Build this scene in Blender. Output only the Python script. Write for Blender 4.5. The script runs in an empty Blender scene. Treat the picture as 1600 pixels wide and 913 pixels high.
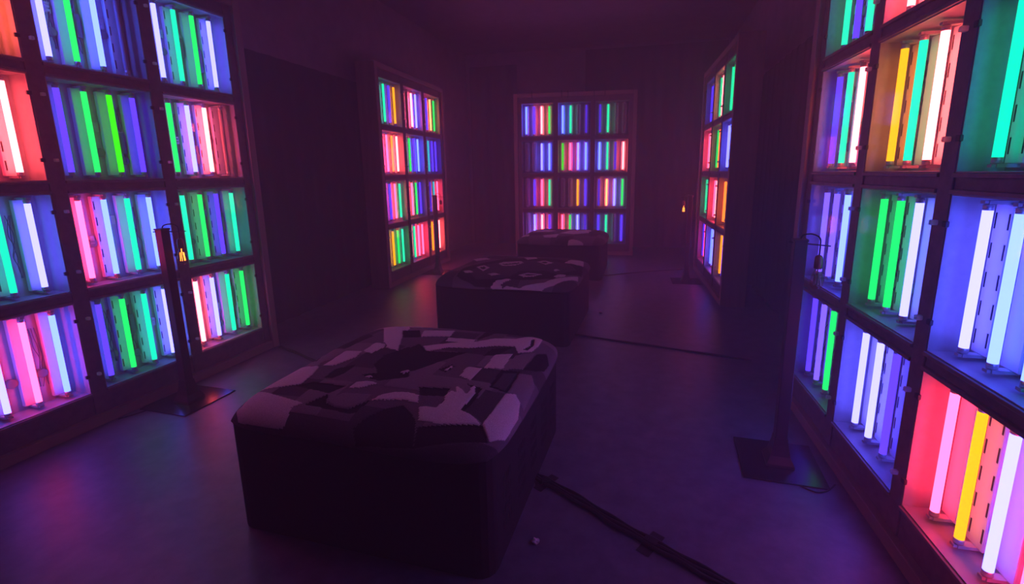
import bpy, bmesh, math, random
from mathutils import Vector, Matrix

C = bpy.context.scene.collection
scn = bpy.context.scene
R = math.radians
rng = random.Random(7)

# ---------------------------------------------------------------- camera, world, exposure
EYE = 1.605
PITCH, ROLL, FPX = 0.2002, -0.0115, 751.416
cd = bpy.data.cameras.new('camera')
cd.sensor_fit = 'HORIZONTAL'; cd.sensor_width = 36.0
cd.lens = FPX * 36.0 / 1600.0
cd.shift_x = -24.63 / 1600.0
cd.shift_y = -35.1 / 1600.0
cd.clip_start = 0.02; cd.clip_end = 100
cam = bpy.data.objects.new('camera', cd); C.objects.link(cam)
_r0 = Vector((1, 0, 0)); _f = Vector((0, math.cos(PITCH), -math.sin(PITCH))); _u0 = Vector((0, math.sin(PITCH), math.cos(PITCH)))
_rt = _r0 * math.cos(ROLL) + _u0 * math.sin(ROLL)
_up = -_r0 * math.sin(ROLL) + _u0 * math.cos(ROLL)
cam.matrix_world = Matrix(((_rt.x, _up.x, -_f.x, 0), (_rt.y, _up.y, -_f.y, 0), (_rt.z, _up.z, -_f.z, EYE), (0, 0, 0, 1)))
scn.camera = cam

world = bpy.data.worlds.new('world'); scn.world = world; world.use_nodes = True
world.node_tree.nodes['Background'].inputs[0].default_value = (0, 0, 0, 1)
world.node_tree.nodes['Background'].inputs[1].default_value = 0.0

scn.view_settings.view_transform = 'Standard'
scn.view_settings.look = 'None'
scn.view_settings.gamma = 1.0
scn.view_settings.use_curve_mapping = False
scn.view_settings.exposure = 1.5
scn.cycles.use_denoising = True
scn.cycles.use_adaptive_sampling = True
scn.cycles.adaptive_threshold = 0.03
scn.cycles.adaptive_min_samples = 16
scn.cycles.max_bounces = 6
scn.cycles.diffuse_bounces = 3
scn.cycles.volume_bounces = 0
scn.cycles.transparent_max_bounces = 16
scn.cycles.sample_clamp_indirect = 3.0
scn.cycles.caustics_reflective = False
scn.cycles.caustics_refractive = False

HAZE_DENSITY = 0.075
HAZE_COLOR = (0.86, 0.80, 0.86)

# ---------------------------------------------------------------- helpers
def rgba(c): return (c[0], c[1], c[2], 1.0)

def mat(name, col, rough=0.6, metal=0.0, noise=0.0, nscale=20.0, bump=0.0, stretch=(1, 1, 1), spec=0.5, col2=None, coords='Object'):
    m = bpy.data.materials.new(name); m.use_nodes = True
    nt = m.node_tree; b = nt.nodes['Principled BSDF']
    b.inputs['Base Color'].default_value = rgba(col)
    b.inputs['Roughness'].default_value = rough
    b.inputs['Metallic'].default_value = metal
    b.inputs['Specular IOR Level'].default_value = spec
    if noise or bump or col2:
        tc = nt.nodes.new('ShaderNodeTexCoord'); mp = nt.nodes.new('ShaderNodeMapping')
        mp.inputs['Scale'].default_value = stretch
        nz = nt.nodes.new('ShaderNodeTexNoise'); nz.inputs['Scale'].default_value = nscale
        nz.inputs['Detail'].default_value = 6; nz.inputs['Roughness'].default_value = 0.65
        nt.links.new(tc.outputs[coords], mp.inputs[0]); nt.links.new(mp.outputs[0], nz.inputs['Vector'])
        if noise or col2:
            cr = nt.nodes.new('ShaderNodeValToRGB')
            c2 = col2 if col2 else tuple(min(1, v * (1 + noise)) for v in col)
            c1 = col if col2 else tuple(v * (1 - noise) for v in col)
            cr.color_ramp.elements[0].position = 0.32; cr.color_ramp.elements[0].color = rgba(c1)
            cr.color_ramp.elements[1].position = 0.68; cr.color_ramp.elements[1].color = rgba(c2)
            nt.links.new(nz.outputs[0], cr.inputs[0]); nt.links.new(cr.outputs[0], b.inputs['Base Color'])
        if bump:
            bp = nt.nodes.new('ShaderNodeBump'); bp.inputs['Strength'].default_value = bump; bp.inputs['Distance'].default_value = 0.01
            nt.links.new(nz.outputs[0], bp.inputs['Height']); nt.links.new(bp.outputs[0], b.inputs['Normal'])
    return m

def emit_mat(name, col, strength=1.0):
    m = bpy.data.materials.new(name); m.use_nodes = True
    nt = m.node_tree; nt.nodes.clear()
    e = nt.nodes.new('ShaderNodeEmission'); e.inputs[0].default_value = rgba(col); e.inputs[1].default_value = strength
    o = nt.nodes.new('ShaderNodeOutputMaterial'); nt.links.new(e.outputs[0], o.inputs[0])
    return m

def add_box(bm, x0, x1, y0, y1, z0, z1, mi=0):
    vs = [bm.verts.new(p) for p in ((x0, y0, z0), (x1, y0, z0), (x1, y1, z0), (x0, y1, z0), (x0, y0, z1), (x1, y0, z1), (x1, y1, z1), (x0, y1, z1))]
    for f in ((0, 3, 2, 1), (4, 5, 6, 7), (0, 1, 5, 4), (1, 2, 6, 5), (2, 3, 7, 6), (3, 0, 4, 7)):
        fc = bm.faces.new([vs[i] for i in f]); fc.material_index = mi

def add_lathe(bm, prof, n=16, mi=0, cx=0, cy=0, cap=True, smooth=True):
    rings = []
    for r, z in prof:
        rings.append([bm.verts.new((cx + r * math.cos(2 * math.pi * k / n), cy + r * math.sin(2 * math.pi * k / n), z)) for k in range(n)])
    for a, b in zip(rings[:-1], rings[1:]):
        for k in range(n):
            f = bm.faces.new((a[k], a[(k + 1) % n], b[(k + 1) % n], b[k])); f.material_index = mi; f.smooth = smooth
    if cap:
        f = bm.faces.new(rings[0][::-1]); f.material_index = mi
        f = bm.faces.new(rings[-1]); f.material_index = mi

def add_tube(bm, pts, r, n=8, mi=0):
    pts = [Vector(p) for p in pts]; rings = []
    prev = None
    for i, p in enumerate(pts):
        t = (pts[min(i + 1, len(pts) - 1)] - pts[max(i - 1, 0)]).normalized()
        ref = Vector((0, 0, 1)) if abs(t.z) < 0.9 else Vector((1, 0, 0))
        if prev is not None:
            ref = prev
        a = (ref - t * ref.dot(t)).normalized(); b = t.cross(a); prev = a
        rings.append([bm.verts.new(p + (a * math.cos(2 * math.pi * k / n) + b * math.sin(2 * math.pi * k / n)) * r) for k in range(n)])
    for a, b in zip(rings[:-1], rings[1:]):
        for k in range(n):
            f = bm.faces.new((a[k], a[(k + 1) % n], b[(k + 1) % n], b[k])); f.smooth = True; f.material_index = mi
    bm.faces.new(rings[0][::-1]).material_index = mi; bm.faces.new(rings[-1]).material_index = mi

def spline(pts, n=8):
    pts = [Vector(p) for p in pts]; out = []
    for i in range(len(pts) - 1):
        p0 = pts[max(i - 1, 0)]; p1 = pts[i]; p2 = pts[i + 1]; p3 = pts[min(i + 2, len(pts) - 1)]
        for k in range(n):
            t = k / n
            out.append(0.5 * ((2 * p1) + (p2 - p0) * t + (2 * p0 - 5 * p1 + 4 * p2 - p3) * t * t + (3 * p1 - p0 - 3 * p2 + p3) * t ** 3))
    out.append(pts[-1]); return out

def mesh(name, bm, mats, bevel=0.0):
    if bevel:
        bmesh.ops.bevel(bm, geom=list(bm.edges), offset=bevel, segments=1, affect='EDGES')
    bmesh.ops.recalc_face_normals(bm, faces=list(bm.faces))
    me = bpy.data.meshes.new(name); bm.to_mesh(me); bm.free()
    for m in (mats if isinstance(mats, (list, tuple)) else [mats]): me.materials.append(m)
    return me

def link(name, me, parent=None, loc=(0, 0, 0), rotz=0.0):
    o = bpy.data.objects.new(name, me); C.objects.link(o)
    if parent: o.parent = parent
    o.location = loc; o.rotation_euler = (0, 0, rotz)
    return o

def box_mesh(name, dims, m, bevel=0.0):
    bm = bmesh.new(); x, y, z = dims
    add_box(bm, 0, x, 0, y, 0, z); return mesh(name, bm, m, bevel)

def tag(o, label=None, cat=None, group=None, kind=None):
    if label: o['label'] = label
    if cat: o['category'] = cat
    if group: o['group'] = group
    if kind: o['kind'] = kind
    return o

def thing(name, label, cat, loc=(0, 0, 0), rotz=0.0, group=None):
    o = bpy.data.objects.new(name, None); C.objects.link(o)
    o.empty_display_size = 0.1
    o.location = loc; o.rotation_euler = (0, 0, rotz)
    return tag(o, label, cat, group)

# ---------------------------------------------------------------- materials
M = {}
M['floor'] = mat('painted_concrete', (0.105, 0.10, 0.155), 0.42, noise=0.35, nscale=9, bump=0.12, col2=(0.19, 0.175, 0.255))
M['plaster'] = mat('dark_plaster', (0.22, 0.17, 0.20), 0.85, nscale=5, bump=0.35, col2=(0.32, 0.25, 0.29))
M['ceiling'] = mat('ceiling_paint', (0.19, 0.15, 0.18), 0.9, nscale=6, bump=0.3, col2=(0.26, 0.21, 0.24))
M['curtain'] = mat('black_drape', (0.02, 0.017, 0.02), 0.95, noise=0.4, nscale=60, bump=0.2)
M['wood'] = mat('raw_wood', (0.30, 0.21, 0.17), 0.6, nscale=14, bump=0.2, stretch=(1, 1, 0.12), col2=(0.42, 0.31, 0.25))
M['woodh'] = mat('raw_wood_rail', (0.30, 0.21, 0.17), 0.6, nscale=14, bump=0.2, stretch=(0.12, 1, 1), col2=(0.42, 0.31, 0.25))
M['dark'] = mat('dark_stained_wood', (0.16, 0.12, 0.125), 0.5, noise=0.3, nscale=18, bump=0.1)
M['lip'] = mat('box_lip', (0.22, 0.17, 0.17), 0.45, noise=0.2, nscale=20)
M['tray'] = mat('white_tray', (0.40, 0.39, 0.40), 0.38, noise=0.10, nscale=24, bump=0.04)
M['batten'] = mat('batten_metal', (0.78, 0.77, 0.78), 0.35)
M['slot'] = mat('dark_slot', (0.01, 0.01, 0.012), 0.8)
M['cap'] = mat('tube_cap', (0.75, 0.73, 0.70), 0.3, metal=0.6)
M['holder'] = mat('lamp_holder_plastic', (0.55, 0.53, 0.52), 0.5)
M['black'] = mat('black_plastic', (0.012, 0.012, 0.014), 0.5)
M['grey_comp'] = mat('grey_component', (0.16, 0.15, 0.16), 0.5)
M['pale_comp'] = mat('pale_component', (0.5, 0.48, 0.48), 0.5)
M['wire'] = mat('wire', (0.05, 0.045, 0.06), 0.5)
M['steel'] = mat('lamp_steel', (0.045, 0.04, 0.05), 0.38, metal=0.5)
M['plate'] = mat('lamp_plate', (0.03, 0.028, 0.034), 0.22, metal=0.3, noise=0.2, nscale=12)
M['rubber'] = mat('black_rubber', (0.012, 0.011, 0.013), 0.55)
M['tape'] = mat('black_tape', (0.018, 0.015, 0.02), 0.5, noise=0.3, nscale=40, bump=0.2)
M['case'] = mat('black_case', (0.018, 0.015, 0.018), 0.7, noise=0.3, nscale=40, bump=0.05)
M['brass'] = mat('copper_socket', (0.35, 0.16, 0.10), 0.35, metal=0.7)
M['paper'] = mat('crumpled_paper', (0.7, 0.66, 0.66), 0.8)
def rugmat(n, c): return mat(n, c, 0.95, noise=0.28, nscale=260, bump=0.6)
RUGM = [rugmat('rug_grey', (0.19, 0.155, 0.18)), rugmat('rug_black', (0.016, 0.013, 0.016)), rugmat('rug_cream', (0.90, 0.75, 0.76)),
        rugmat('rug_mid', (0.29, 0.24, 0.27)), rugmat('rug_dark', (0.085, 0.07, 0.085))]
RUGI = {'G': 0, 'K': 1, 'C': 2, 'M': 3, 'D': 4}
m = mat('lit_clip', (0.8, 0.8, 0.8), 0.25); m.node_tree.nodes['Principled BSDF'].inputs['Transmission Weight'].default_value = 0.0  # white stands in for the tube light caught by near-edge clips
nt = m.node_tree; tl = nt.nodes.new('ShaderNodeBsdfTranslucent'); tl.inputs[0].default_value = (1, 1, 1, 1)
gl = nt.nodes.new('ShaderNodeBsdfGlass'); gl.inputs['IOR'].default_value = 1.49; gl.inputs['Roughness'].default_value = 0.1
mx = nt.nodes.new('ShaderNodeMixShader'); mx.inputs[0].default_value = 0.8
nt.links.new(gl.outputs[0], mx.inputs[1]); nt.links.new(tl.outputs[0], mx.inputs[2]); nt.links.new(mx.outputs[0], nt.nodes['Material Output'].inputs[0])
M['clip_lit'] = m
def front_only(nt, src, dst):
    # surface reflection at the entering face only (no total internal reflection inside a thin clear sheet)
    ge = nt.nodes.new('ShaderNodeNewGeometry'); sb = nt.nodes.new('ShaderNodeMath'); sb.operation = 'SUBTRACT'; sb.inputs[0].default_value = 1.0
    mu = nt.nodes.new('ShaderNodeMath'); mu.operation = 'MULTIPLY'
    nt.links.new(ge.outputs['Backfacing'], sb.inputs[1]); nt.links.new(src, mu.inputs[0]); nt.links.new(sb.outputs[0], mu.inputs[1]); nt.links.new(mu.outputs[0], dst)
# thin clear acrylic cover: mostly see-through with a faint gloss
m = bpy.data.materials.new('clear_acrylic'); m.use_nodes = True; nt = m.node_tree; nt.nodes.clear()
tr = nt.nodes.new('ShaderNodeBsdfTransparent'); tr.inputs[0].default_value = (0.97, 0.97, 0.98, 1)
gl = nt.nodes.new('ShaderNodeBsdfGlossy'); gl.inputs['Roughness'].default_value = 0.06
fr = nt.nodes.new('ShaderNodeFresnel'); fr.inputs[0].default_value = 1.25
mx = nt.nodes.new('ShaderNodeMixShader'); ou = nt.nodes.new('ShaderNodeOutputMaterial')
front_only(nt, fr.outputs[0], mx.inputs[0]); nt.links.new(tr.outputs[0], mx.inputs[1]); nt.links.new(gl.outputs[0], mx.inputs[2]); nt.links.new(mx.outputs[0], ou.inputs[0])
M['acrylic'] = m
m = bpy.data.materials.new('bulb_glass'); m.use_nodes = True; nt = m.node_tree; nt.nodes.clear()
tr = nt.nodes.new('ShaderNodeBsdfTransparent'); tr.inputs[0].default_value = (1.0, 0.86, 0.7, 1)
gl = nt.nodes.new('ShaderNodeBsdfGlossy'); gl.inputs['Roughness'].default_value = 0.05
lw = nt.nodes.new('ShaderNodeFresnel'); lw.inputs[0].default_value = 1.45
mx = nt.nodes.new('ShaderNodeMixShader'); ou = nt.nodes.new('ShaderNodeOutputMaterial')
front_only(nt, lw.outputs[0], mx.inputs[0]); nt.links.new(tr.outputs[0], mx.inputs[1]); nt.links.new(gl.outputs[0], mx.inputs[2]); nt.links.new(mx.outputs[0], ou.inputs[0])
M['glass'] = m

# tube colours: light given off by each gas / coating
TUBE = {
    'W': (0.38, 0.36, 4.3), 'B': (0.22, 0.34, 4.8), 'V': (0.072, 0.03, 1.3), 'v': (0.14, 0.075, 1.3), 'D': (0.04, 0.012, 0.45),
    'T': (0.0, 0.68, 0.31), 'G': (0.004, 0.62, 0.085), 'L': (0.02, 0.55, 0.0), 'C': (0.01, 0.32, 0.42),
    'R': (6.0, 0.17, 0.48), 'P': (8.0, 0.58, 0.66), 'Y': (1.3, 0.31, 0.0), 'O': (3.0, 0.26, 0.03), 'A': (5.0, 0.55, 0.20),
}
TUBE_GAIN = 1.0
TM = {k: emit_mat('tube_light_' + n, TUBE[k], TUBE_GAIN) for k, n in
      {'W': 'violet_white', 'B': 'blue_white', 'V': 'violet', 'v': 'lilac', 'D': 'dim_violet', 'T': 'teal', 'G': 'green', 'L': 'lime', 'C': 'cyan',
       'R': 'red', 'P': 'pink_white', 'Y': 'yellow', 'O': 'orange', 'A': 'peach'}.items()}
TM['.'] = mat('unlit_tube', (0.42, 0.40, 0.42), 0.25)

# ---------------------------------------------------------------- room shell
AX = R(76.3)                                     # long axis of the room
ex = Vector((math.cos(AX), math.sin(AX), 0)); en = Vector((math.sin(AX), -math.cos(AX), 0))   # along the room / towards its right side
ROTX = AX - math.pi / 2                          # local y = along the room, local x = to the right
CEIL = 4.1
def room_pt(a, b): return ex * a + en * b         # a along, b to the right
_l = Vector((-2.421, 4.398, 0)).dot(en) - 0.52    # left wall offset
_rr = Vector((1.861, 3.283, 0)).dot(en) + 0.52    # right wall offset
A0, A1 = -3.2, 10.55

def slab(name, mt, a0, a1, b0, b1, z0, z1):
    bm = bmesh.new(); add_box(bm, b0, b1, a0, a1, z0, z1)
    return tag(link(name, mesh(name, bm, mt), None, (0, 0, 0), ROTX), kind='structure')
fl = slab('floor', M['floor'], A0, A1, _l - 0.2, _rr + 0.2, -0.1, 0.0)
slab('ceiling', M['ceiling'], A0, A1, _l - 0.2, _rr + 0.2, CEIL, CEIL + 0.1)
slab('wall_left', M['plaster'], A0, A1, _l - 0.15, _l, 0, CEIL)
slab('wall_right', M['plaster'], A0, A1, _rr, _rr + 0.15, 0, CEIL)
slab('wall_end', M['plaster'], A1, A1 + 0.15, _l - 0.2, _rr + 0.2, 0, CEIL)
slab('wall_back', M['plaster'], A0 - 0.15, A0, _l - 0.2, _rr + 0.2, 0, CEIL)

def curtain(label, along, fixed, s0, s1, ztop, side, amp=0.016, wl=0.24):
    """a hung drape with folds: along='a' runs down the room at offset fixed, 'b' runs across it"""
    bm = bmesh.new(); n = max(8, int((s1 - s0) / wl * 8)); cols = []
    ph = rng.random() * 6
    for i in range(n + 1):
        s = s0 + (s1 - s0) * i / n
        w = amp * (math.sin(2 * math.pi * s / wl + ph) + 0.4 * math.sin(2 * math.pi * s / (wl * 2.7) + 1))
        col = []
        for j, z in enumerate((0.01, ztop * 0.33, ztop * 0.7, ztop)):
            k = fixed + side * (0.06 + w * (1.0 if j < 3 else 0.6))
            p = (k, s, z) if along == 'a' else (s, k, z)
            q = (k + side * 0.006, s, z) if along == 'a' else (s, k + side * 0.006, z)
            col.append((bm.verts.new(p), bm.verts.new(q)))
        cols.append(col)
    for c0, c1 in zip(cols[:-1], cols[1:]):
        for j in range(3):
            for t in (0, 1):
                f = bm.faces.new((c0[j][t], c1[j][t], c1[j + 1][t], c0[j + 1][t])); f.smooth = True
    o = link('curtain', mesh('curtain', bm, M['curtain']), None, (0, 0, 0), ROTX)
    return tag(o, label, 'curtain', 'black drapes along the walls')
def ab(x, y): v = Vector((x, y, 0)); return v.dot(ex), v.dot(en)
curtain('long black drape on the wall beside the big orange-cornered tube panel', 'a', _l, A0 + 0.1, ab(-1.6, 9.0)[0], 2.82, 1)
curtain('black drape on the wall behind the yellow-tube panel and the steep panel beyond it', 'a', _rr, A0 + 0.1, A1 - 0.1, 2.85, -1)
b_p0 = Vector((-0.34, 10.2, 0)).dot(en); b_p1 = Vector((1.16, 10.2, 0)).dot(en)
curtain('narrow black drape on the end wall beside the angled panel with the pink box', 'b', A1, _l + 0.1, b_p0, 3.84, -1)
curtain('wide black drape on the end wall, hanging toward the small glowing bulb', 'b', A1, b_p1, _rr - 0.1, 4.03, -1)

# ---------------------------------------------------------------- tube light panels
PP = 0.7
FA, OW, FB, OH, PR, FT = 0.2016 * PP, 0.8784 * PP, 0.3118 * PP, 0.8681 * PP, 0.9756 * PP, 0.2475 * PP
PW = 2 * FA + 2 * PP + OW
PH = FB + 3 * PR + OH + FT
TH = 0.25                                        # panel thickness
WB = 0.068                                       # width of the outer wooden boards
TD, BD = 0.072, 0.15                            # depth of the tubes and of the tray's back
GU = PP - OW                                     # width of a stile
TL = OH * 0.90
TR = 0.0155

def tube_mesh(k):
    bm = bmesh.new()
    add_lathe(bm, [(TR, -TL / 2 + 0.022), (TR, TL / 2 - 0.022)], 14, 0, cap=False)
    for s in (-1, 1):
        z = [TL / 2 - 0.022, TL / 2 - 0.0215, TL / 2 - 0.004, TL / 2]
        pr = [(TR, z[0]), (TR + 0.0008, z[1]), (TR + 0.0008, z[2]), (TR * 0.7, z[3])]
        pr = [(r, s * zz) for r, zz in pr]
        if s < 0: pr = pr[::-1]
        add_lathe(bm, pr, 14, 1, cap=True)
    return mesh('fluorescent_tube', bm, [TM[k], M['cap']])
TMESH = {k: tube_mesh(k) for k in TM}
bm = bmesh.new()
add_box(bm, -0.016, 0.016, TD - 0.008, BD - 0.002, -0.012, 0.0); add_box(bm, -0.011, 0.011, TD - 0.02, TD + 0.02, -0.012, -0.001)
HOLDER = mesh('lamp_holder', bm, M['holder'])
bm = bmesh.new(); add_box(bm, -0.042, 0.042, BD - 0.030, BD - 0.001, -TL / 2, TL / 2)
BATTEN = mesh('batten', bm, M['batten'], 0.003)
bm = bmesh.new()
for s in (-1, 1):
    for k in range(5):
        zc = -TL / 2 + 0.06 + k * (TL - 0.12) / 4
        add_box(bm, s * 0.031 - 0.0032, s * 0.031 + 0.0032, BD - 0.0312, BD - 0.0295, zc - 0.028, zc + 0.028)
SLOTS = mesh('slot_strip', bm, M['slot'])
bm = bmesh.new(); add_box(bm, -0.5 * 0.024, 0.5 * 0.024, -0.014, -0.001, -0.011, 0.011)
CLIP_BACKLIT = mesh('clip', bm, M['black'], 0.002)  # far-edge clip: its backlit silhouette is painted as black
bm = bmesh.new(); add_box(bm, -0.009, 0.009, -0.026, -0.0005, -0.010, 0.010)
CLIP_LIT = mesh('clip', bm, M['clip_lit'], 0.003)  # near-edge clip: tube light on it is put into the white
bm = bmesh.new(); add_box(bm, 0.007, OW - 0.007, 0.010, 0.013, 0.007, OH - 0.007)
PANE = mesh('cover_pane', bm, M['acrylic'])
def tray_mesh():
    bm = bmesh.new(); t = 0.004; e = 0.0015
    add_box(bm, e, OW - e, BD, BD + t, e, OH - e)
    add_box(bm, e, e + t, 0.003, BD - 0.0005, e, OH - e); add_box(bm, OW - e - t, OW - e, 0.003, BD - 0.0005, e, OH - e)
    add_box(bm, e + t, OW - e - t, 0.004, BD - 0.0005, e, e + t); add_box(bm, e + t, OW - e - t, 0.004, BD - 0.0005, OH - e - t, OH - e)
    return mesh('light_box', bm, M['tray'])
TRAY = tray_mesh()
bm = bmesh.new(); add_box(bm, -GU * 0.0, OW, -0.008, 0.03, -0.016, 0.0)
LIPB = mesh('box_lip', bm, M['lip'], 0.002)
# small electrical parts on the tray backs
bm = bmesh.new(); add_lathe(bm, [(0.025, -0.028), (0.028, -0.024), (0.028, 0.010), (0.024, 0.013)], 14)
bmesh.ops.rotate(bm, verts=bm.verts, cent=(0, 0, 0), matrix=Matrix.Rotation(R(90), 3, 'X'))
CAPAC = mesh('starter', bm, M['grey_comp'])
bm = bmesh.new()
add_box(bm, -0.016, 0.016, -0.02, 0.0, -0.03, 0.03)
for k in range(3): add_box(bm, -0.012, 0.012, -0.026, -0.02, -0.024 + k * 0.02, -0.012 + k * 0.02)
TERM = mesh('terminal_block', bm, M['pale_comp'])
bm = bmesh.new(); add_box(bm, -0.014, 0.014, -0.03, 0.0, -0.07, 0.07); add_box(bm, -0.010, 0.010, -0.033, -0.03, -0.05, 0.05)
BALL = mesh('ballast', bm, M['grey_comp'])
def wire_mesh(seed):
    r = random.Random(seed); bm = bmesh.new()
    for k in range(3):
        x = r.uniform(-0.012, 0.012); pts = []
        for i in range(7):
            pts.append((x + r.uniform(-0.013, 0.013), BD - 0.008 - r.uniform(0, 0.02), -TL * 0.34 + i * TL * 0.68 / 6))
        add_tube(bm, spline(pts, 3), 0.0022, 5)
    return mesh('wire_loom', bm, M['wire'])
WIRES = [wire_mesh(s) for s in range(5)]

post_me = None
def panel(label, x0, y0, yaw, grid, near, detail, brackets=False):
    root = thing('neon_light_panel', label, 'light panel', (x0 * PP, y0 * PP, 0), yaw, 'tube light panels around the room')
    def board(name, u0, u1, z0, z1, ya, yb, mt, bev=0.003):
        bm = bmesh.new(); add_box(bm, u0, u1, ya, yb, z0, z1); return link(name, mesh(name, bm, mt, bev), root)
    # outer wooden case
    board('frame_board', 0, WB, 0, PH, -0.03, TH, M['wood']); board('frame_board', PW - WB, PW, 0, PH, -0.03, TH, M['wood'])
    board('frame_board', WB + 0.001, PW - WB - 0.001, PH - WB, PH, -0.028, TH, M['woodh']); board('frame_board', WB + 0.001, PW - WB - 0.001, 0, WB, -0.028, TH, M['woodh'])
    board('back_board', WB, PW - WB, WB, PH - WB, TH - 0.02, TH - 0.004, M['dark'])
    # dark stiles and rails between the boxes
    us = [(WB + 0.001, FA)] + [(FA + i * PP + OW, FA + (i + 1) * PP) for i in range(2)] + [(FA + 2 * PP + OW, PW - WB - 0.001)]
    for a, b in us: board('stile', a, b, WB + 0.001, PH - WB - 0.001, 0.0, 0.05, M['dark'], 0.002)
    zs = [(WB + 0.001, FB)] + [(FB + j * PR + OH, FB + (j + 1) * PR) for j in range(3)] + [(FB + 3 * PR + OH, PH - WB - 0.001)]
    for i in range(3):
        for a, b in zs: board('rail', FA + i * PP, FA + i * PP + OW, a, b, 0.008, 0.05, M['dark'], 0.0)
    for r in range(4):
        for c in range(3):
            spec = grid[r][c]; row = 3 - r
            bx = link('light_box', TRAY, root, (FA + c * PP, 0, FB + row * PR))
            link('box_lip', LIPB, bx); link('box_lip', LIPB, bx, (0, 0, OH + 0.016))
            link('cover_pane', PANE, bx)
            for i, k in enumerate(spec):
                u = OW * (0.14 + 0.24 * i)
                link('fluorescent_tube', TMESH[k], bx, (u, TD, OH / 2), rng.random() * 6)
                link('lamp_holder', HOLDER, bx, (u, 0, OH / 2 - TL / 2))
                h = link('lamp_holder', HOLDER, bx, (u, 0, OH / 2 + TL / 2)); h.rotation_euler = (0, math.pi, 0)
                link('batten', BATTEN, bx, (u, 0, OH / 2))
                if detail and rng.random() < 0.6: link('slot_strip', SLOTS, bx, (u, 0, OH / 2))
                if detail and i < 3:
                    v = u + OW * 0.12
                    if rng.random() < 0.65: link('wire_loom', rng.choice(WIRES), bx, (v, 0, OH / 2))
                    if rng.random() < 0.6: link('starter', CAPAC, bx, (v, BD - 0.013, OH * rng.uniform(0.2, 0.45)))
                    if rng.random() < 0.5: link('terminal_block', TERM, bx, (v, BD, OH * rng.uniform(0.45, 0.7)))
                    if rng.random() < 0.25: link('ballast', BALL, bx, (v, BD, OH * rng.uniform(0.3, 0.6)))
            for sx in (0, 1):
                lit_side = (near == 'L' and sx == 0) or (near == 'R' and sx == 1)  # same clips, coloured as lit on the near edge, backlit on the far
                for fz in (0.2, 0.82):
                    if near == '-': continue
                    if lit_side: link('clip', CLIP_LIT, bx, (-0.034 if sx == 0 else OW + 0.034, 0, OH * fz))
                    else: link('clip', CLIP_BACKLIT, bx, (0.012 if sx == 0 else OW - 0.012, 0, OH * fz))
    if brackets:
        for u in (0.155, 0.40, 0.45, 0.66, 0.745):
            board('bracket', PW * u - 0.008, PW * u + 0.008, PH - WB - 0.03, PH + 0.03, -0.036, -0.029, M['black'], 0.0)
    return root

LN = [['WPPA', 'WGB.', 'WTGW'], ['.RRP', 'VGLV', 'GWP.'], ['GVTW', 'RBTB', 'TGVT'], ['.WRB', 'VGTW', 'PWTG']]
RN = [['TVT.', 'PPWP', 'TWGB'], ['VTP.', 'YTP.', 'TGBW'], ['vvB.', 'GGW.', 'WBBT'], ['VvG.', 'WWVB', 'RYWR']]
LF = [['GTVY', '..PW', 'RVAG'], ['WROP', 'PGVB', 'BCVV'], ['DVRT', 'TRGV', 'VDCR'], ['TYGT', 'BTRR', 'RY.P']]
EN = [['BVPG', 'BT.D', 'DT..'], ['..WB', 'LRWB', 'BTDP'], ['.VRT', '..YV', 'DAWG'], ['.WPV', 'RGWD', 'VT.V']]
RF = [['VVT.', 'TPT.', 'TGT.'], ['RP.W', 'GOT.', 'WBV.'], ['TT.V', 'RPR.', 'OYO.'], ['VR.B', 'BWR.', 'YVV.']]
panel('huge grid of coloured neon tubes behind the amber bulb stand, orange box in its corner', -4.362, 3.128, 1.292, LN, 'L', True)
panel('angled neon panel further down the room with red, orange and pink second row', -2.844, 9.499, 1.344, LF, 'L', True)
panel('neon tube panel facing straight down the room from the end wall', -0.328, 13.699, -0.177, EN, '-', False, True)
panel('steeply foreshortened neon panel beside the small lit bulb, with teal and yellow-orange boxes', 3.948, 11.132, -1.765, RF, 'R', True)
panel('tall neon panel with the yellow tubes and vivid red box, nearest the unlit lamp stand', 2.659, 4.69, -1.775, RN, 'R', True)

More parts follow.
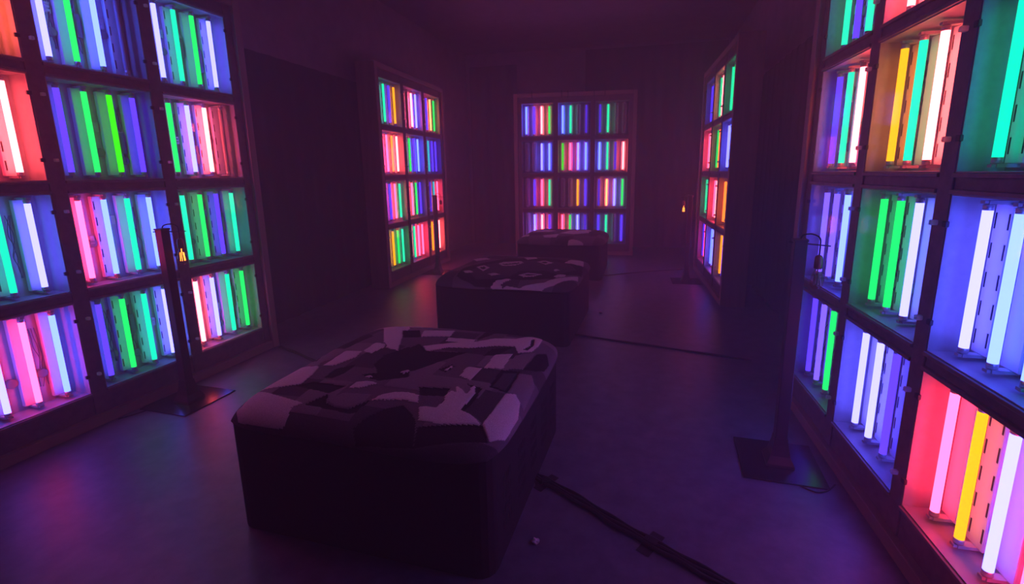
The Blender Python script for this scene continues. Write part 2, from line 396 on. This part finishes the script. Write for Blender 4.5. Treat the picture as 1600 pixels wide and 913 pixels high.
# ---------------------------------------------------------------- rug-topped benches
RUG1 = [
 ('C',[(-0.948,-0.938),(-0.913,-0.899),(-0.911,-0.719),(-0.595,-0.785),(-0.419,-0.822),(-0.469,-0.873),(-0.452,-0.938),(-0.458,-0.992),(-0.878,-0.995)]),
 ('C',[(-0.909,-0.693),(-0.928,-0.253),(-0.708,-0.284),(-0.648,-0.444),(-0.613,-0.599),(-0.751,-0.656)]),
 ('C',[(-0.692,-0.268),(-0.703,0.04),(-0.544,0.039),(-0.515,-0.078),(-0.587,-0.256)]),
 ('C',[(-0.531,0.041),(-0.551,0.267),(-0.446,0.249),(-0.407,0.161),(-0.433,0.016)]),
 ('C',[(-0.998,0.634),(-1.02,0.935),(-0.89,1.02),(-0.689,1.02),(-0.488,0.741),(-0.417,0.487),(-0.252,0.124),(-0.394,0.164),(-0.438,0.31),(-0.482,0.281),(-0.61,0.593),(-0.856,0.818),(-0.947,0.795)]),
 ('C',[(-0.23,-0.577),(-0.228,-0.49),(-0.148,-0.458),(-0.061,-0.475),(-0.148,-0.57)]),
 ('C',[(0.029,-0.691),(0.051,-0.614),(0.126,-0.562),(0.225,-0.539),(0.279,-0.635),(0.146,-0.655)]),
 ('K',[(-0.931,0.194),(-0.959,0.504),(-0.909,0.656),(-0.713,0.467),(-0.743,0.317),(-0.742,0.136)]),
 ('K',[(-0.521,-0.466),(-0.545,-0.31),(-0.425,-0.207),(-0.417,-0.372),(-0.455,-0.465)]),
 ('K',[(-0.631,-0.625),(-0.557,-0.539),(-0.266,-0.562),(-0.319,-0.676)]),
 ('K',[(-0.285,-0.189),(-0.309,0.003),(-0.212,0.246),(0.107,-0.327),(-0.079,-0.428),(-0.209,-0.406),(-0.263,-0.363),(-0.166,-0.311)]),
 ('K',[(-0.397,-0.827),(-0.313,-0.685),(-0.265,-0.779),(-0.171,-0.81),(-0.058,-0.804),(0.013,-0.685),(0.002,-0.824),(-0.041,-0.845)]),
 ('M',[(-0.289,-0.748),(-0.213,-0.652),(-0.011,-0.628),(-0.007,-0.708),(-0.052,-0.795),(-0.176,-0.803)]),
 ('K',[(-0.992,-0.332),(-0.996,-0.119),(-0.908,-0.001),(-0.852,-0.144),(-0.967,-0.294)]),
 ('M',[(-0.866,-0.032),(-0.919,0.177),(-0.715,0.077),(-0.707,-0.137),(-0.756,-0.168)]),
 ('M',[(-0.914,-0.216),(-0.934,-0.121),(-0.773,-0.166),(-0.722,-0.284)]),
 ('K',[(0.057,-0.941),(0.094,-0.862),(0.177,-0.743),(0.268,-0.687),(0.362,-0.787),(0.465,-0.983),(0.111,-0.999)]),
 ('K',[(-0.771,0.942),(-0.727,0.989),(-0.649,0.945),(-0.624,0.813),(-0.725,0.879)]),
 ('K',[(-0.543,0.605),(-0.528,0.664),(-0.457,0.598),(-0.46,0.533)]),
 ('K',[(-0.494,0.39),(-0.478,0.428),(-0.42,0.398),(-0.437,0.36)]),
 ('K',[(-0.453,0.247),(-0.441,0.29),(-0.395,0.252),(-0.412,0.217)]),
 ('C',[(-0.941,1.008),(-0.493,1.02),(-0.406,0.833),(-0.57,0.806),(-0.428,0.531),(-0.412,0.316),(-0.247,0.125),(-0.337,0.14),(-0.494,0.298)]),
 ('C',[(-0.308,0.696),(-0.021,0.767),(0.019,0.576),(-0.241,0.507)]),
 ('C',[(0.015,0.552),(0.284,0.555),(0.262,0.463),(0.034,0.447)]),
 ('C',[(-0.103,0.273),(0.091,0.42),(0.3,0.515),(0.428,0.644),(0.619,0.689),(0.76,0.924),(0.84,0.966),(0.842,0.605),(0.823,0.467),(0.725,0.382),(0.661,0.503),(0.492,0.463),(0.306,0.355),(0.126,0.311),(0.013,0.19),(-0.038,0.177)]),
 ('C',[(0.557,0.277),(0.689,0.346),(0.709,0.024),(0.572,-0.014)]),
 ('C',[(0.441,-0.037),(0.561,-0.018),(0.559,-0.262),(0.452,-0.21)]),
 ('C',[(0.065,-0.6),(0.178,-0.55),(0.303,-0.554),(0.347,-0.649),(0.227,-0.637),(0.11,-0.673)]),
 ('C',[(0.845,-0.768),(0.854,-0.343),(0.91,-0.31),(0.959,-0.373),(0.991,-0.544),(0.993,-0.806),(0.944,-0.883)]),
 ('K',[(-0.274,-0.056),(-0.165,0.336),(-0.013,0.184),(0.316,0.265),(0.268,0.182),(0.171,-0.044),(0.09,-0.217),(-0.076,-0.373)]),
 ('K',[(-0.522,0.665),(-0.365,0.71),(-0.241,0.507),(-0.407,0.466)]),
 ('K',[(-0.788,0.938),(-0.745,0.985),(-0.658,0.942),(-0.64,0.809)]),
 ('K',[(0.485,0.403),(0.649,0.499),(0.576,0.301),(0.466,0.232)]),
 ('K',[(0.749,0.743),(0.77,0.8),(0.805,0.613),(0.781,0.472),(0.741,0.466),(0.776,0.59)]),
 ('K',[(0.844,0.112),(0.863,0.469),(0.933,0.569),(0.983,0.443),(0.975,0.283),(0.925,0.178)]),
 ('K',[(0.247,-0.45),(0.472,-0.416),(0.485,-0.519),(0.308,-0.553)]),
 ('K',[(0.557,-0.315),(0.685,-0.346),(0.694,-0.592),(0.678,-0.657),(0.643,-0.65),(0.664,-0.519),(0.67,-0.425)]),
 ('K',[(0.697,0.004),(0.837,0.07),(0.853,-0.325),(0.718,-0.311)]),
 ('D',[(0.738,-0.033),(0.825,0.017),(0.829,-0.302),(0.734,-0.285)]),
 ('K',[(0.19,-0.804),(0.267,-0.687),(0.419,-0.805),(0.517,-0.979),(0.299,-0.993)]),
 ('K',[(0.465,-0.862),(0.845,-0.768),(0.936,-0.888),(0.522,-0.979)]),
 ('K',[(-0.022,1.02),(0.391,1.02),(0.352,0.731),(0.284,0.555),(0.259,0.941),(-0.023,0.994)]),
 ('M',[(-0.445,1.02),(-0.073,1.02),(-0.045,0.856),(-0.3,0.773)]),
 ('M',[(0.845,0.023),(0.925,0.087),(0.978,-0.031),(0.993,-0.409),(0.961,-0.371),(0.91,-0.31),(0.859,-0.326)]),
 ('M',[(0.716,0.323),(0.849,0.472),(0.844,0.112),(0.719,0.03)]),
 ('D',[(0.713,-0.359),(0.845,-0.351),(0.84,-0.755),(0.702,-0.666)]),
 ('C',[(0.376,-0.682),(0.492,-0.673),(0.507,-0.59),(0.481,-0.509),(0.497,-0.446),(0.542,-0.468),(0.499,-0.384),(0.529,-0.388),(0.624,-0.477),(0.607,-0.338),(0.629,-0.343),(0.665,-0.439),(0.662,-0.542),(0.659,-0.663),(0.733,-0.69),(0.84,-0.77),(0.717,-0.799),(0.605,-0.822),(0.445,-0.814)]),
 ('C',[(-0.003,-0.269),(0.039,-0.206),(0.056,-0.249),(0.039,-0.287)]),
 ('K',[(0.248,-0.148),(0.306,-0.009),(0.343,-0.048),(0.324,-0.173)]),
 ('C',[(0.306,-0.148),(0.307,-0.025),(0.334,-0.071),(0.32,-0.153)]),
 ('C',[(-0.214,-0.407),(-0.2,-0.37),(-0.166,-0.381),(-0.171,-0.413)]),
]
RUG2 = [
 ('K',[(-0.661,-0.83),(-0.714,-0.4),(-0.583,0.088),(-0.305,0.482),(0.278,0.623),(0.823,0.379),(0.939,0.248),(0.988,-0.195),(0.775,-0.576),(0.709,-0.763),(0.42,-0.866),(0.118,-0.854),(-0.043,-0.958),(-0.01,-0.993),(-0.337,-0.992),(-0.57,-0.91)]),
 ('D',[(-0.553,-0.616),(-0.487,-0.034),(-0.24,0.278),(0.33,0.4),(0.762,0.185),(0.895,-0.045),(0.721,-0.521),(0.508,-0.355),(0.168,-0.433),(0.104,-0.808),(-0.093,-0.874),(-0.351,-0.896)]),
 ('C',[(-0.095,-0.999),(-0.039,-0.906),(0.118,-0.854),(0.161,-0.89),(0.048,-0.972),(0.077,-1.0),(0.137,-0.984),(0.33,-0.997),(0.639,-0.912),(0.843,-0.597),(0.965,-0.324),(0.985,-0.508),(0.789,-0.945),(0.66,-1.0),(-0.01,-1.0)]),
 ('C',[(-0.554,-0.315),(-0.499,-0.137),(-0.336,-0.315),(-0.337,-0.603)]),
 ('K',[(-0.49,-0.343),(-0.455,-0.254),(-0.38,-0.359),(-0.392,-0.473)]),
 ('C',[(-0.32,0.022),(-0.302,0.157),(-0.034,0.267),(0.04,0.137),(-0.033,-0.07),(-0.207,-0.131)]),
 ('K',[(-0.254,0.01),(-0.025,0.149),(-0.015,0.073),(-0.207,-0.057)]),
 ('C',[(0.239,0.218),(0.319,0.342),(0.503,0.177),(0.418,0.029)]),
 ('K',[(0.303,0.205),(0.352,0.256),(0.421,0.168),(0.376,0.106)]),
 ('C',[(-0.226,-0.717),(-0.151,-0.642),(-0.057,-0.719),(-0.147,-0.784)]),
 ('K',[(0.118,-0.854),(0.138,-0.633),(0.254,-0.415),(0.543,-0.501),(0.688,-0.668),(0.537,-0.83),(0.296,-0.878)]),
 ('C',[(0.208,-0.721),(0.298,-0.577),(0.527,-0.617),(0.433,-0.753),(0.315,-0.793)]),
 ('K',[(0.271,-0.712),(0.337,-0.639),(0.47,-0.646),(0.381,-0.722)]),
 ('C',[(0.605,-0.289),(0.631,-0.199),(0.692,-0.279),(0.647,-0.38)]),
 ('C',[(0.657,0.238),(0.693,0.563),(0.893,0.697),(0.937,0.338),(0.844,0.256)]),
 ('C',[(-0.921,0.48),(-0.662,0.442),(-0.57,0.336),(-0.748,0.181)]),
 ('C',[(-0.074,0.585),(0.109,0.679),(0.165,0.51),(0.027,0.405)]),
 ('C',[(0.688,-0.668),(0.721,-0.521),(0.816,-0.46),(0.822,-0.602),(0.737,-0.698)]),
 ('C',[(-0.646,-0.618),(-0.549,-0.568),(-0.46,-0.675),(-0.559,-0.716)]),
]
RUG3 = [
 ('C',[(-0.986,0.504),(-0.631,0.503),(-0.255,0.339),(-0.386,0.015),(-0.758,0.002)]),
 ('C',[(-0.412,-0.609),(-0.072,-0.322),(-0.068,-0.773),(-0.342,-0.791)]),
 ('C',[(-0.108,-0.098),(0.075,0.417),(0.552,0.506),(0.633,0.045),(0.242,-0.279)]),
 ('C',[(0.251,-0.854),(0.427,-0.914),(0.603,-0.997),(0.571,-1.0),(0.239,-1.0)]),
 ('K',[(-0.0,-0.769),(0.213,-0.585),(0.239,-1.0),(-0.099,-0.991)]),
 ('C',[(-0.968,-0.386),(-0.741,-0.415),(-0.71,-0.713),(-0.904,-0.648)]),
 ('K',[(0.55,0.157),(0.763,0.664),(0.851,0.014),(0.66,-0.599)]),
 ('K',[(-0.797,-0.161),(-0.468,-0.14),(-0.46,-0.547),(-0.744,-0.564)]),
]

def in_poly(x, y, P):
    ins = False; j = len(P) - 1
    for i in range(len(P)):
        xi, yi = P[i]; xj, yj = P[j]
        if (yi > y) != (yj > y) and x < (xj - xi) * (y - yi) / (yj - yi) + xi: ins = not ins
        j = i
    return ins

def bench(label, x, y, yaw, hw, rug, n, base_checks, slots=False):
    root = thing('upholstered_bench', label, 'bench', (x, y, 0), yaw, 'rug-topped benches down the middle of the room')
    bw = hw * 0.95
    bm = bmesh.new(); rc = 0.075; lo = []; hi = []
    for cx_, cy_, a0 in ((1, -1, -90), (1, 1, 0), (-1, 1, 90), (-1, -1, 180)):
        for k in range(5):
            a = R(a0 + 22.5 * k); px, py = cx_ * (bw - rc) + rc * math.cos(a), cy_ * (bw - rc) + rc * math.sin(a)
            lo.append(bm.verts.new((px, py, 0.0))); hi.append(bm.verts.new((px, py, 0.535)))
    for k in range(20): bm.faces.new((lo[k], lo[(k + 1) % 20], hi[(k + 1) % 20], hi[k]))
    bm.faces.new(lo[::-1]); bm.faces.new(hi)
    link('base_box', mesh('base_box', bm, M['case']), root)
    def sp(i):
        t = -1 + 2 * i / n
        return math.copysign(1 - (1 - abs(t)) ** 1.6, t)
    g = lambda s: max(0.0, 1 - abs(s) ** 6) ** 0.5
    polys = [(k, P, min(p[0] for p in P), max(p[0] for p in P), min(p[1] for p in P), max(p[1] for p in P)) for k, P in rug]
    def kind(s, t):
        out = base_checks(s, t)
        for k, P, x0, x1, y0, y1 in polys:
            if x0 <= s <= x1 and y0 <= t <= y1 and in_poly(s, t, P): out = k
        return out
    ax = [sp(i) for i in range(n + 1)]
    kd = [[kind((ax[i] + ax[i + 1]) / 2, (ax[j] + ax[j + 1]) / 2) for i in range(n)] for j in range(n)]
    PILE = {'G': 0.0, 'K': -0.003, 'C': 0.006, 'M': 0.003, 'D': 0.0}
    vs = []; faces = []; mi = []
    for j in range(n + 1):
        for i in range(n + 1):
            s, t = ax[i], ax[j]
            z = 0.525 + 0.11 * g(s) * g(t)
            z += 0.007 * math.sin(3.1 * s + 2.3 * t + x * 7) * math.cos(2.7 * t - 1.1 * s)
            ks = [kd[jj][ii] for jj in (max(j - 1, 0), min(j, n - 1)) for ii in (max(i - 1, 0), min(i, n - 1))]
            z += sum(PILE[k] for k in ks) / 4
            # corners rounded in plan
            vs.append((s * hw * (1 - 0.075 * abs(t) ** 7), t * hw * (1 - 0.075 * abs(s) ** 7), z))
    for j in range(n):
        for i in range(n):
            a = j * (n + 1) + i
            faces.append((a, a + 1, a + n + 2, a + n + 1)); mi.append(RUGI[kd[j][i]])
    # skirt down to the base and a closed underside
    ring = [i for i in range(n + 1)] + [k * (n + 1) + n for k in range(1, n + 1)] + [n * (n + 1) + i for i in range(n - 1, -1, -1)] + [k * (n + 1) for k in range(n - 1, 0, -1)]
    b0 = len(vs)
    for r in ring: v = vs[r]; vs.append((v[0] * 0.985, v[1] * 0.985, 0.512))
    L = len(ring)
    for k in range(L):
        faces.append((ring[(k + 1) % L], ring[k], b0 + k, b0 + (k + 1) % L)); mi.append(1)
    faces.append(tuple(b0 + k for k in range(L))[::-1]); mi.append(1)
    me = bpy.data.meshes.new('tufted_rug_top'); me.from_pydata(vs, [], faces); me.update()
    for mm in RUGM: me.materials.append(mm)
    me.polygons.foreach_set('material_index', mi)
    me.polygons.foreach_set('use_smooth', [True] * (len(faces) - 1) + [False])
    r = link('tufted_rug_top', me, root); r['label'] = 'tufted rug in cream, grey and black shapes'
    if slots:
        bm = bmesh.new()
        for k in range(5): add_box(bm, bw - 0.004, bw + 0.0012, -0.05 + k * 0.024, -0.039 + k * 0.024, -0.02, 0.02)
        me = mesh('vent_slots', bm, M['slot'])
        for q in (0.2, 0.42, 0.64, 0.86, 1.06):
            for z in (0.14, 0.21, 0.28, 0.35): link('vent_slots', me, root, (0, -bw + q, z))
    return root

def checks1(s, t):
    i = math.floor((s + 1.0) / 0.25); j = math.floor((t + 1.0) / 0.25)
    if t < -0.9: return 'D'
    return ('D', 'G', 'M', 'G')[(i + 2 * j + (i * j) % 3) % 4]
def checks2(s, t): return 'G' if (math.floor((s + 1.2) / 0.5) + math.floor((t + 1.1) / 0.5)) % 2 else 'D'
bench('square bench nearest the camera with a chequered cream and black hand-pattern rug', -0.5875, 2.404, R(-15.7), 0.66, RUG1, 230, checks1, True)
bench('middle square bench with a round black disc design on its rug', -0.10, 5.06, R(-15.5), 0.71, RUG2, 130, checks2)
bench('farthest square bench standing before the end wall neon panel', 0.61, 7.78, R(-13), 0.69, RUG3, 80, checks2)

# ---------------------------------------------------------------- bulb stands
FIL_ON = emit_mat('glowing_filament', (1.0, 0.20, 0.03), 2.6)
FIL_OFF = mat('cold_filament', (0.3, 0.25, 0.2), 0.4, metal=0.5)
def lamp(label, x, y, yaw, arm, lit, drop=0.0, htop=1.25):
    """square-tube stand on a steel plate; a cable loops out of its top and hangs one bare bulb; arm = direction of the bulb"""
    root = thing('bulb_stand', label, 'lamp', (x, y, 0), yaw, 'bare bulb stands')
    bm = bmesh.new(); add_box(bm, -0.205, 0.205, -0.205, 0.205, 0, 0.008); link('base_plate', mesh('base_plate', bm, M['plate'], 0.002), root)
    bm = bmesh.new()
    prof = [(0.10, 0.008), (0.097, 0.02), (0.07, 0.06), (0.052, 0.12), (0.046, 0.16)]
    add_lathe(bm, prof, 4, smooth=False); bmesh.ops.rotate(bm, verts=bm.verts, cent=(0, 0, 0), matrix=Matrix.Rotation(R(45), 3, 'Z'))
    link('flange', mesh('flange', bm, M['steel']), root)
    bm = bmesh.new(); add_box(bm, -0.03, 0.03, -0.03, 0.03, 0.06, htop); link('pole', mesh('pole', bm, M['steel'], 0.003), root)
    bm = bmesh.new(); add_box(bm, -0.033, 0.033, -0.033, 0.033, htop - 0.004, htop + 0.008); link('pole_cap', mesh('pole_cap', bm, M['black'], 0.002), root)
    ca, sa = math.cos(arm - yaw), math.sin(arm - yaw)
    P = lambda d, z: (ca * d, sa * d, z)
    bm = bmesh.new(); add_tube(bm, [P(-0.05, htop - 0.012), P(0.135, htop - 0.022)], 0.0035, 6); link('arm', mesh('arm', bm, M['steel']), root)
    D = 0.09
    bm = bmesh.new()
    add_tube(bm, spline([P(0.0, htop), P(0.012, htop + 0.026), P(0.05, htop + 0.034), P(0.085, htop + 0.016), P(D, htop - 0.025), P(D, htop - 0.075)], 6), 0.004, 8)
    link('cable', mesh('cable', bm, M['rubber']), root)
    bm = bmesh.new(); add_lathe(bm, [(0.008, htop - 0.07), (0.017, htop - 0.078), (0.0195, htop - 0.10), (0.0195, htop - 0.135), (0.016, htop - 0.14)], 14, cx=ca * D, cy=sa * D)
    link('socket', mesh('socket', bm, M['brass']), root)
    bm = bmesh.new()
    add_lathe(bm, [(0.013, htop - 0.138), (0.016, htop - 0.15), (0.026, htop - 0.175), (0.031, htop - 0.205), (0.029, htop - 0.228), (0.018, htop - 0.245), (0.004, htop - 0.250)], 16, cx=ca * D, cy=sa * D)
    b = link('bulb', mesh('bulb', bm, M['glass']), root)
    bm = bmesh.new()
    for k in range(7):
        a = 2 * math.pi * k / 7; c0, s0 = math.cos(a), math.sin(a)
        add_tube(bm, [(ca * D + c0 * 0.011, sa * D + s0 * 0.011, htop - 0.168), (ca * D + c0 * 0.015, sa * D + s0 * 0.015, htop - 0.226)], 0.0022, 5)
    add_tube(bm, [(ca * D, sa * D, htop - 0.14), (ca * D, sa * D, htop - 0.168)], 0.003, 5)
    link('filament', mesh('filament', bm, FIL_ON if lit else FIL_OFF), b)
    return root
lamp('bulb stand with glowing amber bulb before the big panel with the orange box', -2.48, 3.258, R(-15.5), R(40), True)
lamp('bulb stand with unlit bulb, dark square pole before the panel with the yellow tubes', 1.385, 2.42, R(-16), R(-30), False)
lamp('small distant bulb stand whose lit bulb hangs beside the steep panel', 2.325, 6.905, R(-11.2), R(185), True)
lamp('small distant stand before the bottom pink box of the back panel with yellow tubes', -1.47, 7.75, R(-13), R(10), False)

# ---------------------------------------------------------------- cables, tape and litter on the floor
def cable(label, pts, r, strands=1, tapes=()):
    root = thing('floor_cable', label, 'cable', (pts[0][0], pts[0][1], 0))
    o = Vector((pts[0][0], pts[0][1], 0))
    path = spline([(p[0], p[1], 0) for p in pts], 8)
    for k in range(strands):
        ofs = (k - (strands - 1) / 2) * r * 1.9
        q = []
        for i, p in enumerate(path):
            t = (path[min(i + 1, len(path) - 1)] - path[max(i - 1, 0)]).normalized()
            w = 0.004 * math.sin(i * 0.7 + k * 2) if strands > 1 else 0
            q.append(p - o + Vector((-t.y, t.x, 0)) * (ofs + w) + Vector((0, 0, r * 0.98)))
        bm = bmesh.new(); add_tube(bm, q, r, 6); link('strand', mesh('strand', bm, M['rubber']), root)
    for (x, y, a, lx, ly) in tapes:
        bm = bmesh.new(); n = 8
        top = r * 2 + 0.002
        prof = [(-1, 0.0015), (-0.45, 0.002), (-0.2, top), (0.2, top), (0.45, 0.002), (1, 0.0015)]
        rows = []
        for (s, z) in prof: rows.append([bm.verts.new((s * lx / 2, e * ly / 2, z)) for e in (-1, 1)] + [bm.verts.new((s * lx / 2, e * ly / 2, z + 0.001)) for e in (-1, 1)])
        for a0, a1 in zip(rows[:-1], rows[1:]):
            bm.faces.new((a0[2], a0[3], a1[3], a1[2])); bm.faces.new((a0[0], a1[0], a1[1], a0[1]))
            bm.faces.new((a0[0], a0[2], a1[2], a1[0])); bm.faces.new((a0[1], a1[1], a1[3], a0[3]))
        link('tape_strip', mesh('tape_strip', bm, M['tape']), root, (x - o.x, y - o.y, 0), a)
    return root
cable('thick black cable bundle taped to the floor by the nearest bench', [(0.03, 2.30), (0.10, 2.24), (0.24, 2.11), (0.38, 1.96), (0.521, 1.828), (0.66, 1.70), (0.80, 1.57), (1.0, 1.36)], 0.010, 3,
      [(0.085, 2.255, R(48), 0.15, 0.05), (0.075, 2.25, R(5), 0.10, 0.045), (0.525, 1.825, R(47), 0.15, 0.06)])
cable('thin dark cable crossing the floor from the middle bench to the tall panel', [(0.36, 4.63), (0.505, 4.561), (1.0, 4.32), (1.5, 4.07), (1.90, 3.86)], 0.007, 2)
cable('black cable running from the big panel corner to the nearest bench', [(-2.36, 4.33), (-2.15, 4.18), (-1.85, 3.95), (-1.45, 3.66), (-1.0, 3.30)], 0.008, 2)
cable('thin dark cable on the floor between the farthest bench and the distant lit bulb', [(1.10, 7.30), (1.6, 7.5), (2.1, 7.66), (2.55, 7.75)], 0.006, 2)
cable('flex lying between the unlit bulb stand and the panel board', [(1.41, 2.40), (1.37, 2.26), (1.43, 2.16), (1.50, 2.16), (1.575, 2.21)], 0.004)
cable('flex lying between the amber bulb stand and the big panel board', [(-2.53, 3.24), (-2.62, 3.16), (-2.71, 3.05), (-2.77, 2.98)], 0.004)

def scrap(label, x, y, s, seed):
    r = random.Random(seed); bm = bmesh.new()
    bmesh.ops.create_icosphere(bm, subdivisions=2, radius=s)
    for v in bm.verts: v.co *= r.uniform(0.55, 1.15); v.co.z = max(v.co.z * 0.7, -s * 0.45)
    zmin = min(v.co.z for v in bm.verts)
    for v in bm.verts: v.co.z -= zmin
    return tag(link('crumpled_paper', mesh('crumpled_paper', bm, M['paper']), None, (x, y, 0)), label, 'litter', 'scraps of paper on the floor')
scrap('small scrap of paper on open floor beside the middle bench', 0.83, 5.32, 0.022, 1)
scrap('tiny scrap of paper on the floor near the farthest bench', 1.30, 7.96, 0.025, 2)
scrap('little scrap against the lower side of the nearest bench', 0.02, 1.84, 0.018, 3)

# ---------------------------------------------------------------- thin haze filling the room
hz = bpy.data.materials.new('room_haze'); hz.use_nodes = True; nt = hz.node_tree; nt.nodes.clear()
vs_ = nt.nodes.new('ShaderNodeVolumeScatter'); vs_.inputs['Color'].default_value = rgba(HAZE_COLOR); vs_.inputs['Density'].default_value = HAZE_DENSITY
vs_.inputs['Anisotropy'].default_value = 0.2
ou = nt.nodes.new('ShaderNodeOutputMaterial'); nt.links.new(vs_.outputs[0], ou.inputs['Volume'])
if HAZE_DENSITY > 0:
    bm = bmesh.new(); add_box(bm, _l - 0.1, _rr + 0.1, A0 - 0.05, A1 + 0.05, -0.05, CEIL + 0.05)
    hzo = link('haze', mesh('haze', bm, hz), None, (0, 0, 0), ROTX)
    tag(hzo, 'thin purple haze hanging in the room air', 'haze', kind='stuff')
